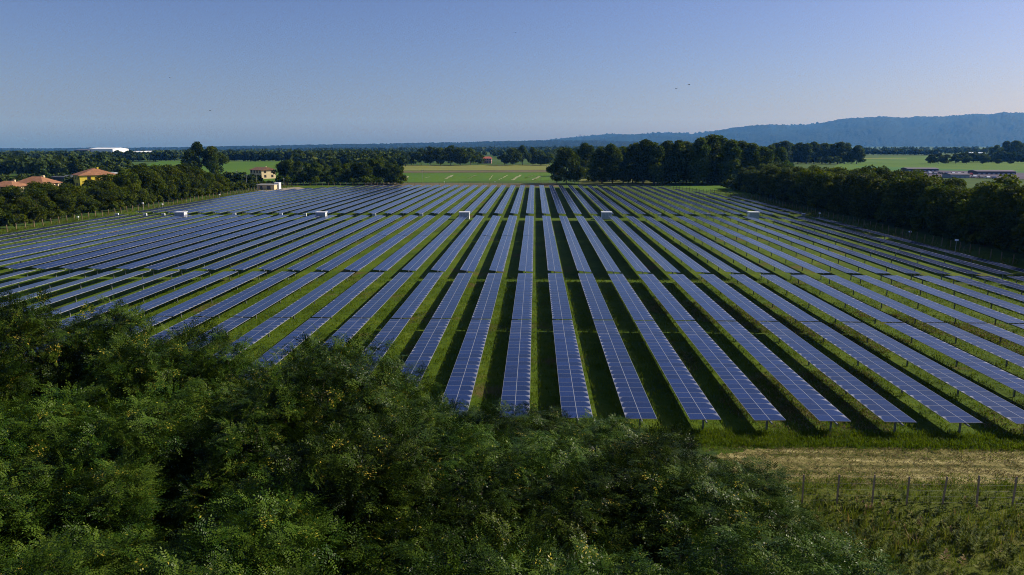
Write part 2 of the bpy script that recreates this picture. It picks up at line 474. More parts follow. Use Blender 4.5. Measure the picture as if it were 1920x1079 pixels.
def post_mesh():
    m = MB()
    m.box(-0.045, 0.045, -0.010, 0.010, 0, PZ - 0.05)
    m.box(-0.056, -0.0455, -0.045, 0.045, 0, PZ - 0.05)
    m.box(0.0455, 0.056, -0.045, 0.045, 0, PZ - 0.05)
    m.box(-0.13, 0.13, -0.04, 0.04, PZ - 0.049, PZ - 0.02)
    return m.mesh("post", M['galv'])
POST = post_mesh()
def tube_mesh(L):
    m = MB(); m.tube([(0, -0.35, 0), (0, L + 0.35, 0)], 0.06, 8)
    return m.mesh("torque_tube", M['galv'], False)
TUBES = {}
DRIVE = MB().box(-0.14, 0.14, -0.12, 0.12, -0.28, -0.062).tube([(0.145, 0, -0.2), (0.34, 0, -0.2)], 0.06, 8).mesh("drive_motor", M['galv'])
PITCH_X, X0 = 4.33, 3.02
BLOCKS = [(43.9, 26, 2), (99.1, 39, 2), (185.6, 44, 3)]
BNAME = ["nearest block", "middle block", "farthest block"]
BDESC = ["long", "narrow", "distant"]
def tracker(k, b):
    y0, n, cnt = BLOCKS[b]
    x = X0 + PITCH_X * k
    if b == 0:
        tilt = -3.2 if k <= -13 else {-12: 4.0, -11: 0.5, -10: 1.0, -9: 3.0, -8: 0.5}.get(k, -0.4)
        tilt += random.uniform(-1.1, 1.1)
    else:
        tilt = (7.0 if b == 1 else 6.0) - min(5.0, max(0, k - 1) * 0.55) + random.uniform(-2.0, 2.0)
        if (b, k) in ((1, -13), (1, -20), (2, -15)): tilt = 1.0
        if b == 1 and k <= -23: tilt = 0.5
    segs = [n] * cnt
    if b == 2:
        limit = 320
        if k >= 12: limit = 320 - (k - 11) * 13
        if k <= -19: limit = 320 - (-18 - k) * 5
        total = int((limit - y0) / MODL)
        segs = []
        while total > 6:
            q = min(44, total); segs.append(q); total -= q + 1
    t = empty("solar_tracker", (x, y0, 0))
    side = k + 1
    if side == 0:
        lab = f"the most upright row of solar panels in the {BNAME[b]}, running straight up the photo"
    else:
        s = "right" if side > 0 else "left"
        lab = f"row of solar panels in the {BNAME[b]}, {nth(abs(side))} to the {s} of the upright row"
    tag(t, lab, "solar panel row", f"solar panel rows of the {BNAME[b]}")
    y = 0.0
    for i, q in enumerate(segs):
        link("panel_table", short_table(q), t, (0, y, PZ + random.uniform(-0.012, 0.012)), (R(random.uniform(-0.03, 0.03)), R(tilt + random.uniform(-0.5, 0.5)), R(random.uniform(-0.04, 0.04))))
        y += q * MODL
        if i < len(segs) - 1:
            link("drive_motor", DRIVE, t, (0, y + 0.2, PZ))
            y += 0.4
    key = round(y, 1)
    if key not in TUBES: TUBES[key] = tube_mesh(y)
    link("torque_tube", TUBES[key], t, (0, 0, PZ))
    npost = max(2, int(round(y / 6.6)))
    for j in range(npost):
        link("post", POST, t, (0, 0.6 + (y - 1.2) * j / (npost - 1), 0))
for k in range(-26, 17):
    for b in range(3):
        if b == 0 and (k < -18 or k > 15): continue
        tracker(k, b)

# ------------------------------------------------------------------ trees
def rots(d, n):
    """rotation matrices whose columns are d (x), n x d (y), n (z)"""
    d = d / np.linalg.norm(d, axis=1, keepdims=True)
    y = np.cross(n, d); y /= np.linalg.norm(y, axis=1, keepdims=True) + 1e-9
    z = np.cross(d, y)
    return np.stack([d, y, z], axis=2)

def sprig_template(r, nleaf=7, pairs=5):
    V, leaf = [], []
    def one_leaf(base, ang, L, droop, idx):
        dx, dy = math.cos(ang), math.sin(ang)
        def pt(s): return np.array([base[0] + dx * L * s, base[1] + dy * L * s, base[2] + 0.06 * s - droop * s * s])
        for k in range(pairs + 1):
            s = 0.18 + 0.82 * k / pairs
            p = pt(s)
            for sg in ((1, -1) if k < pairs else (0,)):
                a2 = ang + sg * R(68) + r.uniform(-0.15, 0.15)
                ll = 0.088 * (1.0 if k < pairs else 1.1) * r.uniform(0.85, 1.15); w = ll * 0.46
                d = np.array([math.cos(a2), math.sin(a2), r.uniform(-0.35, 0.1)]); q = np.array([-math.sin(a2), math.cos(a2), r.uniform(-0.3, 0.3)])
                V.extend([p, p + d * ll * 0.5 + q * w * 0.5, p + d * ll, p + d * ll * 0.5 - q * w * 0.5])
                leaf.extend([idx] * 4)
    for i in range(nleaf):
        t = i / (nleaf - 1)
        base = (0.40 * t, 0, 0.05 * math.sin(t * 3))
        ang = 0.0 if i == nleaf - 1 else (1 if i % 2 else -1) * R(r.uniform(40, 65))
        one_leaf(base, ang, r.uniform(0.27, 0.36), r.uniform(0.05, 0.18), i)
    return np.array(V), np.array(leaf)

def lobes(r, H, Rr, hb, n, flat=1.0):
    """lobe centres and radii filling a crown"""
    out = []
    for i in range(n):
        for _ in range(40):
            p = r.uniform(-1, 1, 3)
            q = np.linalg.norm(p)
            if 0.35 < q < 0.92 and p[2] > -0.75: break
        taper = 1.0 - 0.35 * max(0, p[2])
        c = np.array([p[0] * Rr * taper, p[1] * Rr * taper, hb + (p[2] + 1) * 0.5 * (H - hb)])
        out.append((c, Rr * r.uniform(0.24, 0.42) * flat))
    out.append((np.array([0, 0, H * 0.86]), Rr * 0.36))
    return out

def limbs(m, r, H, hb, L, r0, lean=0.3):
    top = Vector((r.uniform(-lean, lean), r.uniform(-lean, lean), H * 0.82))
    mid = Vector((top.x * 0.3, top.y * 0.5, hb * 0.8))
    m.tube([(0, 0, -0.1), tuple(mid * 0.5), tuple(mid), tuple((mid + top) / 2 + Vector((r.uniform(-.2, .2), r.uniform(-.2, .2), 0))), tuple(top)],
           [r0, r0 * 0.85, r0 * 0.7, r0 * 0.4, r0 * 0.12], 7)
    for c, rad in L:
        t = r.uniform(0.25, 0.85)
        a = mid.lerp(top, t * 0.8)
        c = Vector(c); b = (a + c) / 2 + Vector((0, 0, -0.12 * (c - a).length + r.uniform(0, 0.3)))
        m.tube([tuple(a), tuple(b), tuple(c)], [r0 * 0.36 * (1 - t * 0.4), r0 * 0.2, r0 * 0.06], 5, cap=False)

def near_tree_mesh(seed, H=9.0, Rr=3.5, hb=2.4, nsprig=1650, nl=24):
    r = np.random.default_rng(seed)
    T, leaf = sprig_template(r)
    L = lobes(r, H, Rr, hb, nl)
    wts = np.array([q[1] ** 2 for q in L]); wts /= wts.sum()
    pick = r.choice(len(L), nsprig, p=wts)
    C = np.array([q[0] for q in L])[pick]; RR = np.array([q[1] for q in L])[pick]
    d = r.normal(size=(nsprig, 3)); d[:, 2] = d[:, 2] * 0.8 + 0.3
    d /= np.linalg.norm(d, axis=1, keepdims=True)
    P = C + d * (RR * r.uniform(0.5, 1.05, nsprig))[:, None]
    out = d * np.array([1, 1, 0.25]) + r.normal(size=(nsprig, 3)) * 0.6
    nn = np.array([0, 0, 1.0]) + d * 0.5 + r.normal(size=(nsprig, 3)) * 0.5
    nn /= np.linalg.norm(nn, axis=1, keepdims=True)
    M3 = rots(out, nn)
    sc = r.uniform(0.75, 1.2, nsprig)
    V = np.einsum('nij,kj->nki', M3, T) * sc[:, None, None] + P[:, None, :]
    nv = len(T)
    lob = r.uniform(-0.22, 0.22, len(L))[pick]
    rnd = r.uniform(0, 1, (nsprig, leaf.max() + 1))
    yellowish = r.uniform(0, 1, nsprig) < 0.035
    rr = rnd * 0.75 + 0.1 + lob[:, None] + r.uniform(-0.1, 0.1, (nsprig, 1))
    rr = np.clip(rr, 0, 0.95)
    A = rr[:, leaf].reshape(nsprig, -1, 4)
    q = r.uniform(0, 1, A.shape[:2])
    A = np.clip(A + (r.uniform(-0.16, 0.16, A.shape[:2]))[..., None], 0, 0.96)
    A[(q < 0.006) | (yellowish[:, None] & (q < 0.22))] = 0.99
    A = A.ravel()
    V = V.reshape(-1, 3)
    F = np.arange(len(V)).reshape(-1, 4)
    crown = np_mesh("crown", V, F, M['locust'], attr=A)
    m = MB(); limbs(m, r, H, hb, L, 0.13)
    for i in range(0, nsprig, 30):            # twigs carrying the sprays
        a = C[i]; b = P[i]
        m.tube([tuple(a + (b - a) * 0.45 + r.normal(size=3) * 0.12), tuple(b)], [0.011, 0.005], 3, cap=False)
    return crown, m.mesh("trunk", M['pale_bark'], True)

def clump_tree_mesh(seed, H, Rr, hb, nq, size, mat, nl=16, shape='round'):
    r = np.random.default_rng(seed)
    L = []
    if shape == 'tall':
        for i in range(nl):
            t = (i + 0.5) / nl
            rad = Rr * (0.55 + 0.5 * math.sin(min(1, t * 1.15) * math.pi * 0.85)) * r.uniform(0.4, 0.62)
            a = r.uniform(0, 6.28); q = Rr * 0.75 * (1.05 - t * 0.7) * r.uniform(0.3, 1)
            L.append((np.array([q * math.cos(a), q * math.sin(a), hb + (H - hb) * (0.06 + 0.86 * t)]), rad))
    else:
        L = lobes(r, H, Rr, hb, nl, 1.0)
    wts = np.array([q[1] ** 2 for q in L]); wts /= wts.sum()
    pick = r.choice(len(L), nq, p=wts)
    C = np.array([q[0] for q in L])[pick]; RR = np.array([q[1] for q in L])[pick]
    d = r.normal(size=(nq, 3)); d[:, 2] = d[:, 2] * 0.85 + 0.2; d /= np.linalg.norm(d, axis=1, keepdims=True)
    P = C + d * (RR * r.uniform(0.35, 1.12, nq) ** 0.5)[:, None]
    P[:, 2] = np.maximum(P[:, 2], 0.3)
    nn = d * 0.8 + r.normal(size=(nq, 3)) * 0.55 + np.array([0, 0, 0.35])
    nn /= np.linalg.norm(nn, axis=1, keepdims=True)
    M3 = rots(r.normal(size=(nq, 3)), nn)
    T = np.array([[-.5, -.35, 0], [.1, -.5, .08], [.55, .2, -.05], [-.2, .5, .1]])
    T = T[None] + r.normal(size=(nq, 4, 3)) * 0.13
    s = size * r.uniform(0.6, 1.35, nq)
    V = np.einsum('nij,nkj->nki', M3, T) * s[:, None, None] + P[:, None, :]
    lob = r.uniform(-0.25, 0.25, len(L))[pick]
    A = np.clip(r.uniform(0.1, 0.85, nq) + lob, 0, 1)
    crown = np_mesh("crown", V.reshape(-1, 3), np.arange(nq * 4).reshape(-1, 4), mat, attr=np.repeat(A, 4))
    m = MB(); limbs(m, r, H, hb, L[:12], 0.02 * H)
    return crown, m.mesh("trunk", M['bark'], True)

def plant_tree(name, proto, x, y, h, h0, label, group=None, wide=1.0, cat="tree"):
    z = gz(x, y)
    t = empty(name, (x, y, z), random.uniform(0, 6.28))
    s = h / h0
    link("crown", proto[0], t, scale=(s * wide, s * wide, s))
    link("trunk", proto[1], t, scale=(s * wide, s * wide, s))
    tag(t, label, cat, group)
    return t

# --- foreground canopy
NEAR = [near_tree_mesh(100 + i) for i in range(5)]
SIL = [(-400, 560), (0, 562), (110, 556), (210, 600), (300, 590), (380, 635), (440, 640), (540, 628), (620, 590), (700, 618), (745, 665), (760, 700),
       (840, 718), (870, 770), (930, 775), (1030, 760), (1110, 790), (1180, 792), (1260, 832), (1370, 848), (1440, 880), (1490, 905), (1540, 960), (1600, 1030), (1640, 1079), (1700, 1200), (2200, 1500)]
def sil(px): return float(np.interp(px, [p[0] for p in SIL], [p[1] for p in SIL]))
def foreground():
    ranks = [(34.0, -40, 12, "back rank"), (30.0, -34, 12, "fourth rank"), (26.0, -29, 13, "third rank"), (22.2, -25, 12, "second rank"), (18.5, -21, 11.5, "nearest rank"), (15.2, -17, 9, "lowest rank")]
    for ri, (y0, xa, xb, rn) in enumerate(ranks):
        x = xa + (ri % 2) * 2.0
        cnt = 0
        while x < xb:
            X = x + random.uniform(-0.8, 0.8); Y = y0 + random.uniform(-0.9, 0.9)
            x += random.uniform(3.7, 4.7)
            zs = []
            for dx in (-2.4, -1.2, 0, 1.2, 2.4):
                px, _ = pix(X + dx, Y, 8.0)
                d = ray(px, sil(px)); zs.append(CAM_H + d[2] * Y / d[1])
            z = sorted(zs)[1] if True else min(zs)
            h = min(z + 0.15, random.uniform(7.8, 11.2) - 0.35 * ri if ri else 12)
            if h < 2.6: continue
            cnt += 1
            kind = "tall feathery" if h > 9 else "feathery" if h > 6 else "low bushy"
            lab = f"{kind} locust tree, {nth(cnt)} from the left in the {rn} of the foreground wood"
            plant_tree("locust_tree", NEAR[random.randrange(5)], X, Y, h, 9.3, lab, "locust trees of the foreground wood",
                       wide=min(1.45, max(0.9, 3.7 / (3.5 * h / 9.3))))
foreground()

# --- belts of bushy trees along both sides of the solar field
BELT = [clump_tree_mesh(200 + i, 12.0, 4.6, 0.2, 10500, 0.34, M['belt'], 26) for i in range(6)]
def belt(side):
    n = [0, 0, 0]
    RK = ('front', 'middle', 'back') if side == 'right' else ('front', 'back')
    y = 95.0 if side == "right" else 118.0
    while y < (318 if side == "right" else 335):
        for rk in range(3 if side == "right" else 2):
            if side == "right":
                X = 88.5 + rk * 6.5 + max(0, (y - 250)) * 0.10 + random.uniform(-1.2, 1.2)
                h = random.uniform(10.0, 12.3) + 0.3 * rk
                if y > 225: h -= (y - 225) * 0.02
            else:
                X = -129 - rk * 7.5 + random.uniform(-1.2, 1.2)
                h = float(np.interp(y, [110, 168, 186, 196, 208, 232, 250, 265, 280, 292, 335], [9.0, 9.2, 8.6, 5.6, 10.0, 12.0, 12.2, 10, 6.5, 3.0, 2.4])) * random.uniform(0.92, 1.08) + (0.3 if rk else 0)
            Y = y + random.uniform(-1.5, 1.5) + rk * 3
            n[rk] += 1
            tone = random.choice(["bushy", "leafy", "rounded"])
            lab = f"{tone} tree in the {RK[rk]} rank of the {side}-hand belt, {nth(n[rk])} from its near end"
            plant_tree("belt_tree", BELT[random.randrange(6)], X, Y, h, 12.0, lab, f"trees of the {side}-hand belt", wide=random.uniform(1.1, 1.35) * min(1.7, max(1.0, (11 / h) ** 0.7)))
        y += random.uniform(6.2, 7.4)
belt("left"); belt("right")

# --- tall wood behind the field, hedged clump, lone trees
TALL = [clump_tree_mesh(300 + i, 22.0, 5.2, 0.6, 8500, 0.62, M['wood'], 30, 'tall') for i in range(4)]
ROUND = [clump_tree_mesh(320 + i, 14.0, 5.6, 0.3, 7000, 0.55, M['wood'], 26) for i in range(5)]
BRIGHT = [clump_tree_mesh(340 + i, 9.0, 3.6, 0.8, 3500, 0.45, M['bright'], 14) for i in range(2)]
def line_of(name, protos, h0, pts, base, label, group, wide=1.0, jy=8.0):
    """pts: photograph (x, top y); base: photograph y of the foot -> trees of the right height"""
    for i, (px, ty) in enumerate(pts):
        X, Y = G(px, base)
        Y += random.uniform(0, jy); X = at(px, base, Y)[0]
        h = max(3.0, at(px, ty, Y)[2] - gz(X, Y))
        plant_tree(name, (random.choice(BRIGHT) if 'corner' in label and i % 2 else random.choice(protos)), X, Y, h, (9.0 if 'corner' in label and i % 2 else h0), label.format(nth(i + 1)), group, wide * random.uniform(0.9, 1.1) * min(1.8, max(0.8, (h0 / h) ** 0.4)))
line_of("tall_tree", TALL, 22.0, [(1128, 276), (1148, 270), (1168, 275), (1186, 268), (1205, 262), (1226, 266), (1247, 264), (1266, 262), (1287, 265), (1308, 258), (1326, 252), (1346, 254), (1366, 262), (1388, 264), (1408, 268), (1430, 274)],
        347, "tall dark tree in the wood's front, {} along from the lone round tree", "tall trees of the wood", 1.3, 16)
line_of("tall_tree", TALL, 22.0, [(1118, 282), (1160, 282), (1196, 276), (1236, 272), (1276, 270), (1316, 266), (1356, 264), (1396, 268), (1440, 272), (1462, 276)],
        336, "dark tree in the tall wood's second rank, {} from the mown field end", "trees behind the tall wood", 1.15, 25)
line_of("round_tree", ROUND, 14.0, [(1372, 285), (1392, 295), (1412, 290), (1432, 300), (1452, 296), (1474, 305), (1418, 312), (1446, 316)],
        344, "rounded green tree at the corner where tall wood meets right-hand belt, {} along", "corner trees", 1.2, 20)
line_of("round_tree", ROUND, 14.0, [(1232, 312), (1256, 305), (1280, 301), (1304, 306), (1330, 299), (1356, 304), (1382, 300)],
        345, "low bushy tree in front of the tall wood, {} from the mown field corner", "low trees before the tall wood", 1.25, 6)
line_of("round_tree", ROUND, 14.0, [(1062, 277)], 346, "lone large round dark tree at the far edge of the panels", None, 1.05, 1)
line_of("round_tree", ROUND, 14.0, [(1044, 300), (1078, 305)], 344, "bush leaning against the lone round tree, {} from the cut field", "bushes by the lone round tree", 1.0, 3)
line_of("tall_tree", TALL, 22.0, [(1098, 267)], 330, "tall rounded tree standing just behind the lone round tree", None, 1.5, 1)
line_of("round_tree", ROUND, 14.0, [(1112, 300), (1130, 296), (1090, 302), (1148, 300)], 332, "low dark tree under the tall wood by the mown field, {} along", "low trees by the mown field", 1.0, 8)
line_of("round_tree", ROUND, 14.0, [(532, 303), (546, 300), (563, 304), (580, 308), (597, 306), (614, 309), (632, 311), (650, 309), (668, 307), (684, 304), (700, 300), (716, 303), (732, 306), (744, 312)],
        347, "dark tree in the clump beside the cream farmhouse, {} from the farmhouse end", "clump of trees by the farmhouse", 1.0, 12)
line_of("round_tree", ROUND, 14.0, [(600, 298), (628, 300), (656, 300), (690, 296), (720, 298), (708, 292), (738, 300)],
        334, "tree in the back of the clump beside the cream farmhouse, {} from the farmhouse end", "back trees of the clump", 1.1, 20)
line_of("round_tree", ROUND, 14.0, [(376, 270)], 334, "larger of the two big dark trees by the green field, on the yellow house side", None, 1.05, 1)
line_of("round_tree", ROUND, 14.0, [(404, 275)], 334, "big dark tree by the green field, on the farmhouse side of its taller twin", None, 1.1, 1)
line_of("bright_tree", BRIGHT, 9.0, [(86, 320)], 344, "bright green tree beside the yellow house, lightest crown on that side", None, 1.0, 1)
line_of("round_tree", ROUND, 14.0, [(20, 312), (38, 302), (60, 312), (84, 306), (104, 300), (124, 302), (146, 300), (176, 304), (196, 310)],
        332, "dark tree behind the orange roofed houses, {} from the frame edge", "trees behind the orange roofed houses", 1.0, 60)
line_of("round_tree", ROUND, 14.0, [(226, 316), (246, 318), (268, 320)], 337, "bushy tree between yellow house and green field, {} from the house", "trees between house and field", 1.0, 10)
# trees beyond the cut field and in the right-hand fields
line_of("round_tree", ROUND, 14.0, [(772, 285), (790, 280), (808, 276), (826, 277), (845, 274), (864, 277), (882, 279), (896, 286)],
        311, "dark tree in the copse beyond the cut field, {} from the clump side", "copse beyond the cut field", 1.25, 25)
line_of("round_tree", ROUND, 14.0, [(946, 288), (962, 278), (980, 275), (998, 278), (1014, 284), (1030, 288)],
        311, "dark tree behind the stubble field, {} from the pink house", "trees behind the stubble field", 1.25, 25)
line_of("tall_tree", TALL, 22.0, [(1452, 268), (1466, 264), (1481, 268), (1496, 267), (1511, 269), (1526, 266), (1541, 268), (1556, 270), (1570, 266), (1583, 268), (1606, 272)],
        308, "dark tree in the row at the edge of the pasture, {} from the tall wood", "row of trees at the pasture edge", 1.7, 14)
line_of("round_tree", ROUND, 14.0, [(1745, 290), (1759, 288), (1773, 290), (1791, 291), (1812, 292), (1842, 290), (1871, 299), (1896, 301)],
        308, "small round tree on the pasture, {} from the pasture tree row", "small trees on the pasture", 1.2, 10)
line_of("round_tree", ROUND, 14.0, [(1866, 272), (1884, 266), (1902, 264), (1918, 268)], 298, "large round tree at the right end of the pasture, {} from the small trees", "large trees at the pasture end", 1.2, 20)

# --- far woods (mass)
def woods(name, pts, hmin, hmax, size, seed, quads=60, mat='far'):
    """pts: list of (x, y) crown positions; one merged mass of leaf clumps"""
    r = np.random.default_rng(seed)
    P = np.array(pts); n = len(P)
    h = r.uniform(hmin, hmax, n); rad = h * r.uniform(0.32, 0.5, n)
    d = r.normal(size=(n, quads, 3)); d /= np.linalg.norm(d, axis=2, keepdims=True)
    d[:, :, 2] = np.abs(d[:, :, 2]) * 1.0 - 0.45 * (r.uniform(0, 1, (n, quads)) < 0.5)
    c = np.stack([P[:, 0], P[:, 1], h * 0.5], 1)
    Q = c[:, None] + d * np.stack([rad, rad, h * 0.5], 1)[:, None] * r.uniform(0.75, 1.1, (n, quads, 1))
    Q[:, :, 2] = np.maximum(Q[:, :, 2], 0.4)
    Q[:, :, 2] += (P[:, 2] if P.shape[1] > 2 else np.array([gz(a, b) for a, b in P]))[:, None]
    Q = Q.reshape(-1, 3); dd = d.reshape(-1, 3); N = len(Q)
    nn = dd + r.normal(size=(N, 3)) * 0.4 + np.array([0, 0, 0.2]); nn /= np.linalg.norm(nn, axis=1, keepdims=True)
    M3 = rots(r.normal(size=(N, 3)), nn)
    T = np.array([[-.5, -.4, 0], [.2, -.5, .05], [.5, .3, -.05], [-.3, .5, .05]])[None] + r.normal(size=(N, 4, 3)) * 0.13
    s = np.repeat(h, quads) * size * r.uniform(0.7, 1.4, N)
    V = np.einsum('nij,nkj->nki', M3, T) * s[:, None, None] + Q[:, None]
    A = np.clip(np.repeat(r.uniform(0.1, 0.75, n), quads) + r.uniform(-0.25, 0.25, N), 0, 1)
    me = np_mesh(name, V.reshape(-1, 3), np.arange(N * 4).reshape(-1, 4), M[mat], attr=np.repeat(A, 4))
    return tag(link(name, me), kind='stuff')
def scatter_px(x0, x1, y0, y1, n, keep=None):
    """crown spots spread evenly over the photograph's far ground between two heights of the picture"""
    out = []
    while len(out) < n:
        px, py = random.uniform(x0, x1), random.uniform(y0, y1)
        if keep and not keep(px, py): continue
        out.append(G(px, py))
    return out
def hedge_px(x0, y0, x1, y1, n, w=3.0):
    out = []
    for i in range(n):
        t = (i + random.random()) / n
        a = G(x0 + (x1 - x0) * t, y0 + (y1 - y0) * t)
        out.append((a[0] + random.uniform(-w, w), a[1] + random.uniform(-w, w)))
    return out
random.seed(21)
def hz(x): return 272 + 8.0 * min(1, max(0, (1000 - x) / 1000))      # height of the far horizon in the picture
woods("distant_woods", scatter_px(-60, 1150, 274, 287, 1500, lambda x, y: y > hz(x) + 2.0), 9, 15, 0.4, 20, 36)
woods("distant_woods", scatter_px(-60, 1100, 282, 296, 900), 6, 13, 0.34, 1)
woods("distant_woods", scatter_px(-60, 760, 293, 304, 420, lambda x, y: not (300 < x < 560 and y > 301)), 6, 12, 0.30, 2)
woods("distant_woods", hedge_px(-40, 304, 330, 303, 160, 10) + hedge_px(420, 303, 760, 306, 150, 8) + scatter_px(560, 760, 306, 318, 130), 7, 13, 0.30, 3, 80)
woods("distant_woods", scatter_px(1100, 2000, 279, 290, 800), 6, 13, 0.34, 4)
woods("distant_woods", hedge_px(1600, 291, 1760, 292, 70, 8) + hedge_px(1790, 305, 2000, 307, 60, 3) + hedge_px(1860, 295, 2000, 296, 50, 6) + scatter_px(1030, 1500, 292, 306, 300), 6, 11, 0.30, 5, 70)
woods("distant_woods", scatter_px(-60, 240, 309, 332, 170), 5, 11, 0.26, 6, 110)
woods("hedge_undergrowth", hedge_px(-10, 350, 300, 350, 60, 8) + hedge_px(400, 345, 480, 347, 30, 3), 3, 6, 0.2, 7, 150)

def strip(x0, x1, y0, y1, n):
    return [(random.uniform(x0, x1), random.uniform(y0, y1)) for _ in range(n)]
woods("belt_undergrowth", strip(85, 100, 95, 318, 420), 1.6, 4.2, 0.2, 8, 150, 'belt')
woods("belt_undergrowth", strip(-140, -124, 150, 330, 260), 1.4, 3.2, 0.2, 9, 130, 'belt')
woods("wood_undergrowth", [(G(x, 346)[0], G(x, 346)[1] + random.uniform(4, 45)) for x in np.linspace(1108, 1440, 120)], 3, 7, 0.16, 10, 150, 'wood')
woods("wood_undergrowth", [(G(x, 309)[0], G(x, 309)[1] + random.uniform(8, 40)) for x in np.linspace(1400, 1580, 60)], 4, 8, 0.18, 12, 120, 'wood')
woods("clump_undergrowth", [(G(x, 348)[0], G(x, 348)[1] + random.uniform(0, 14)) for x in np.linspace(522, 752, 70)], 2, 5, 0.16, 13, 120, 'wood')
# --- hills
def hill(name, prof, D, depth, seed, foot=0.0):
    """prof: photograph skyline (x, y) seen at distance D"""
    r = np.random.default_rng(seed)
    xs = np.linspace(prof[0][0], prof[-1][0], 420)
    ys = np.interp(xs, [p[0] for p in prof], [p[1] for p in prof])
    rows = 46
    V = []
    ph = r.uniform(0, 6.28, 12)
    for j in range(rows):
        t = j / (rows - 1)
        sec = math.sin(t * math.pi / 2) ** 0.8 if t < 1 else 1
        for i, x in enumerate(xs):
            X, Y, Z = at(x, ys[i], D)
            y = Y - depth * (1 - t)
            rid = 0.28 * mnoise.fractal(Vector((X * 0.0011 + seed, y * 0.0006, seed)), 0.9, 2.1, 5)
            base = gz(X * y / Y, y) - 6
            z = base + (Z - base) * min(1.0, sec * (1 + rid * min(1, (1 - t) * 2.2)))
            V.append((X * y / Y, y, z + (r.uniform(-11, 11) if 0 < j else 0)))
    for i, x in enumerate(xs):                     # back slope
        X, Y, Z = at(x, ys[i], D)
        V.append((X * 1.3, Y * 1.3, gz(X * 1.3, Y * 1.3) - 20))
    n = len(xs); F = []
    for j in range(rows):
        for i in range(n - 1):
            a = j * n + i
            F.append((a, a + 1, a + n + 1, a + n))
    me = np_mesh(name, V, F, M['hill'], smooth=True)
    tag(link(name, me), kind='structure')
    return xs, ys
hill("ridge", [(930, 276), (1010, 266), (1040, 263), (1090, 258), (1140, 253), (1180, 254), (1240, 250), (1300, 252), (1345, 247), (1400, 241), (1450, 236), (1510, 235), (1560, 230), (1620, 224), (1650, 221), (1690, 224), (1740, 223), (1800, 220), (1870, 216), (1920, 214), (2050, 211), (2300, 222)], 11000, 3300, 3)
RP = [(930, 276), (1010, 266), (1040, 263), (1090, 258), (1140, 253), (1180, 254), (1240, 250), (1300, 252), (1345, 247), (1400, 241), (1450, 236), (1510, 235), (1560, 230), (1620, 224), (1650, 221), (1690, 224), (1740, 223), (1800, 220), (1870, 216), (1920, 214), (2050, 211)]
pts = []
for i in range(420):
    x = random.uniform(1000, 2040)
    p = at(x, float(np.interp(x, [q[0] for q in RP], [q[1] for q in RP])), 10960)
    pts.append((p[0], p[1], p[2] - random.uniform(12, 30)))
woods("ridge_woods", pts, 20, 42, 0.34, 14, 40, 'far')
hill("low_hills", [(-300, 279.5), (0, 279.5), (90, 280), (150, 279), (330, 278), (480, 275), (600, 273), (760, 270), (880, 268), (960, 266), (1100, 265), (1250, 268)], 6500, 1500, 4)
random.seed(33)

# ------------------------------------------------------------------ buildings
def house(name, px, base, w, d, eave, ridge, wall, roof, label, cat="house", rz=0.0, hip=0.5, chimney=True, storeys=2, Y=None, nwin=4):
    X, Yg = G(px, base)
    if Y: Yg = Y; X = at(px, base, Y)[0]
    t = empty(name, (X, Yg + d / 2, gz(X, Yg)), rz)
    tag(t, label, cat)
    hw, hd = w / 2, d / 2
    m = MB().box(-hw, hw, -hd, hd, -0.2, eave)
    if hip < 0.02:                              # gable ends
        for sx in (-hw, hw): m.face([(sx, -hd, eave), (sx, hd, eave), (sx, 0, ridge - 0.15)])
    m.build("wall", M[wall], t)
    o = 0.55
    q = MB(); hr = hw * (1 - hip)
    A, B, C_, D_ = (-hw - o, -hd - o, eave), (hw + o, -hd - o, eave), (hw + o, hd + o, eave), (-hw - o, hd + o, eave)
    E, Fp = (-hr - (o if hip < .02 else 0), 0, ridge), (hr + (o if hip < .02 else 0), 0, ridge)
    q.face([A, B, Fp, E]); q.face([C_, D_, E, Fp]); q.face([D_, A, E]); q.face([B, C_, Fp])
    dz = -0.16
    lo = [(p[0], p[1], p[2] + dz) for p in (A, B, C_, D_)]
    up = [A, B, C_, D_]
    for i in range(4): q.face([lo[i], lo[(i + 1) % 4], up[(i + 1) % 4], up[i]])
    q.face(list(reversed(lo)))
    rf = q.build("roof", M[roof], t)
    if chimney:
        MB().box(-0.4, 0.4, -0.35, 0.35, eave, ridge + 0.35).build("chimney", M[wall], rf, loc=(hw * 0.35, 0.9, 0))
    st = eave / storeys
    for s in range(storeys):
        z = st * s + st * 0.32
        for i in range(nwin):
            x = -hw + w * (i + 0.5) / nwin
            f = MB().box(-0.75, 0.75, -hd - 0.05, -hd + 0.05, z, z + 1.5).build("window", M['shutter'], t, loc=(x, 0, 0))
            MB().box(-0.42, 0.42, -hd - 0.06, -hd - 0.052, z + 0.1, z + 1.4).build("pane", M['window'], f)
        for i in range(2):
            y = -hd + d * (i + 0.5) / 2
            f = MB().box(hw - 0.05, hw + 0.05, -0.75, 0.75, z, z + 1.5).build("window", M['shutter'], t, loc=(0, y, 0))
            MB().box(hw + 0.052, hw + 0.06, -0.42, 0.42, z + 0.1, z + 1.4).build("pane", M['window'], f)
    MB().box(-0.6, 0.6, -hd - 0.06, -hd - 0.005, 0, 2.2).build("door", M['shutter'], t, loc=(hw * 0.1, 0, 0))
    return t
house("villa", 160, 345, 13, 15, 6.0, 9.0, 'yellow', 'tile', "yellow walled villa with an orange hipped roof behind the left belt of trees", hip=0.7, Y=305, rz=R(-45))
house("bungalow", 53, 350, 11.5, 10, 5.0, 7.5, 'cream', 'tile', "house with a broad terracotta hipped roof, mostly hidden by trees near the yellow villa", hip=0.7, Y=255)
house("bungalow", -1, 352, 9, 9, 4.8, 6.6, 'cream', 'tile', "terracotta roofed house cut off by the left frame edge", hip=0.7, Y=240)
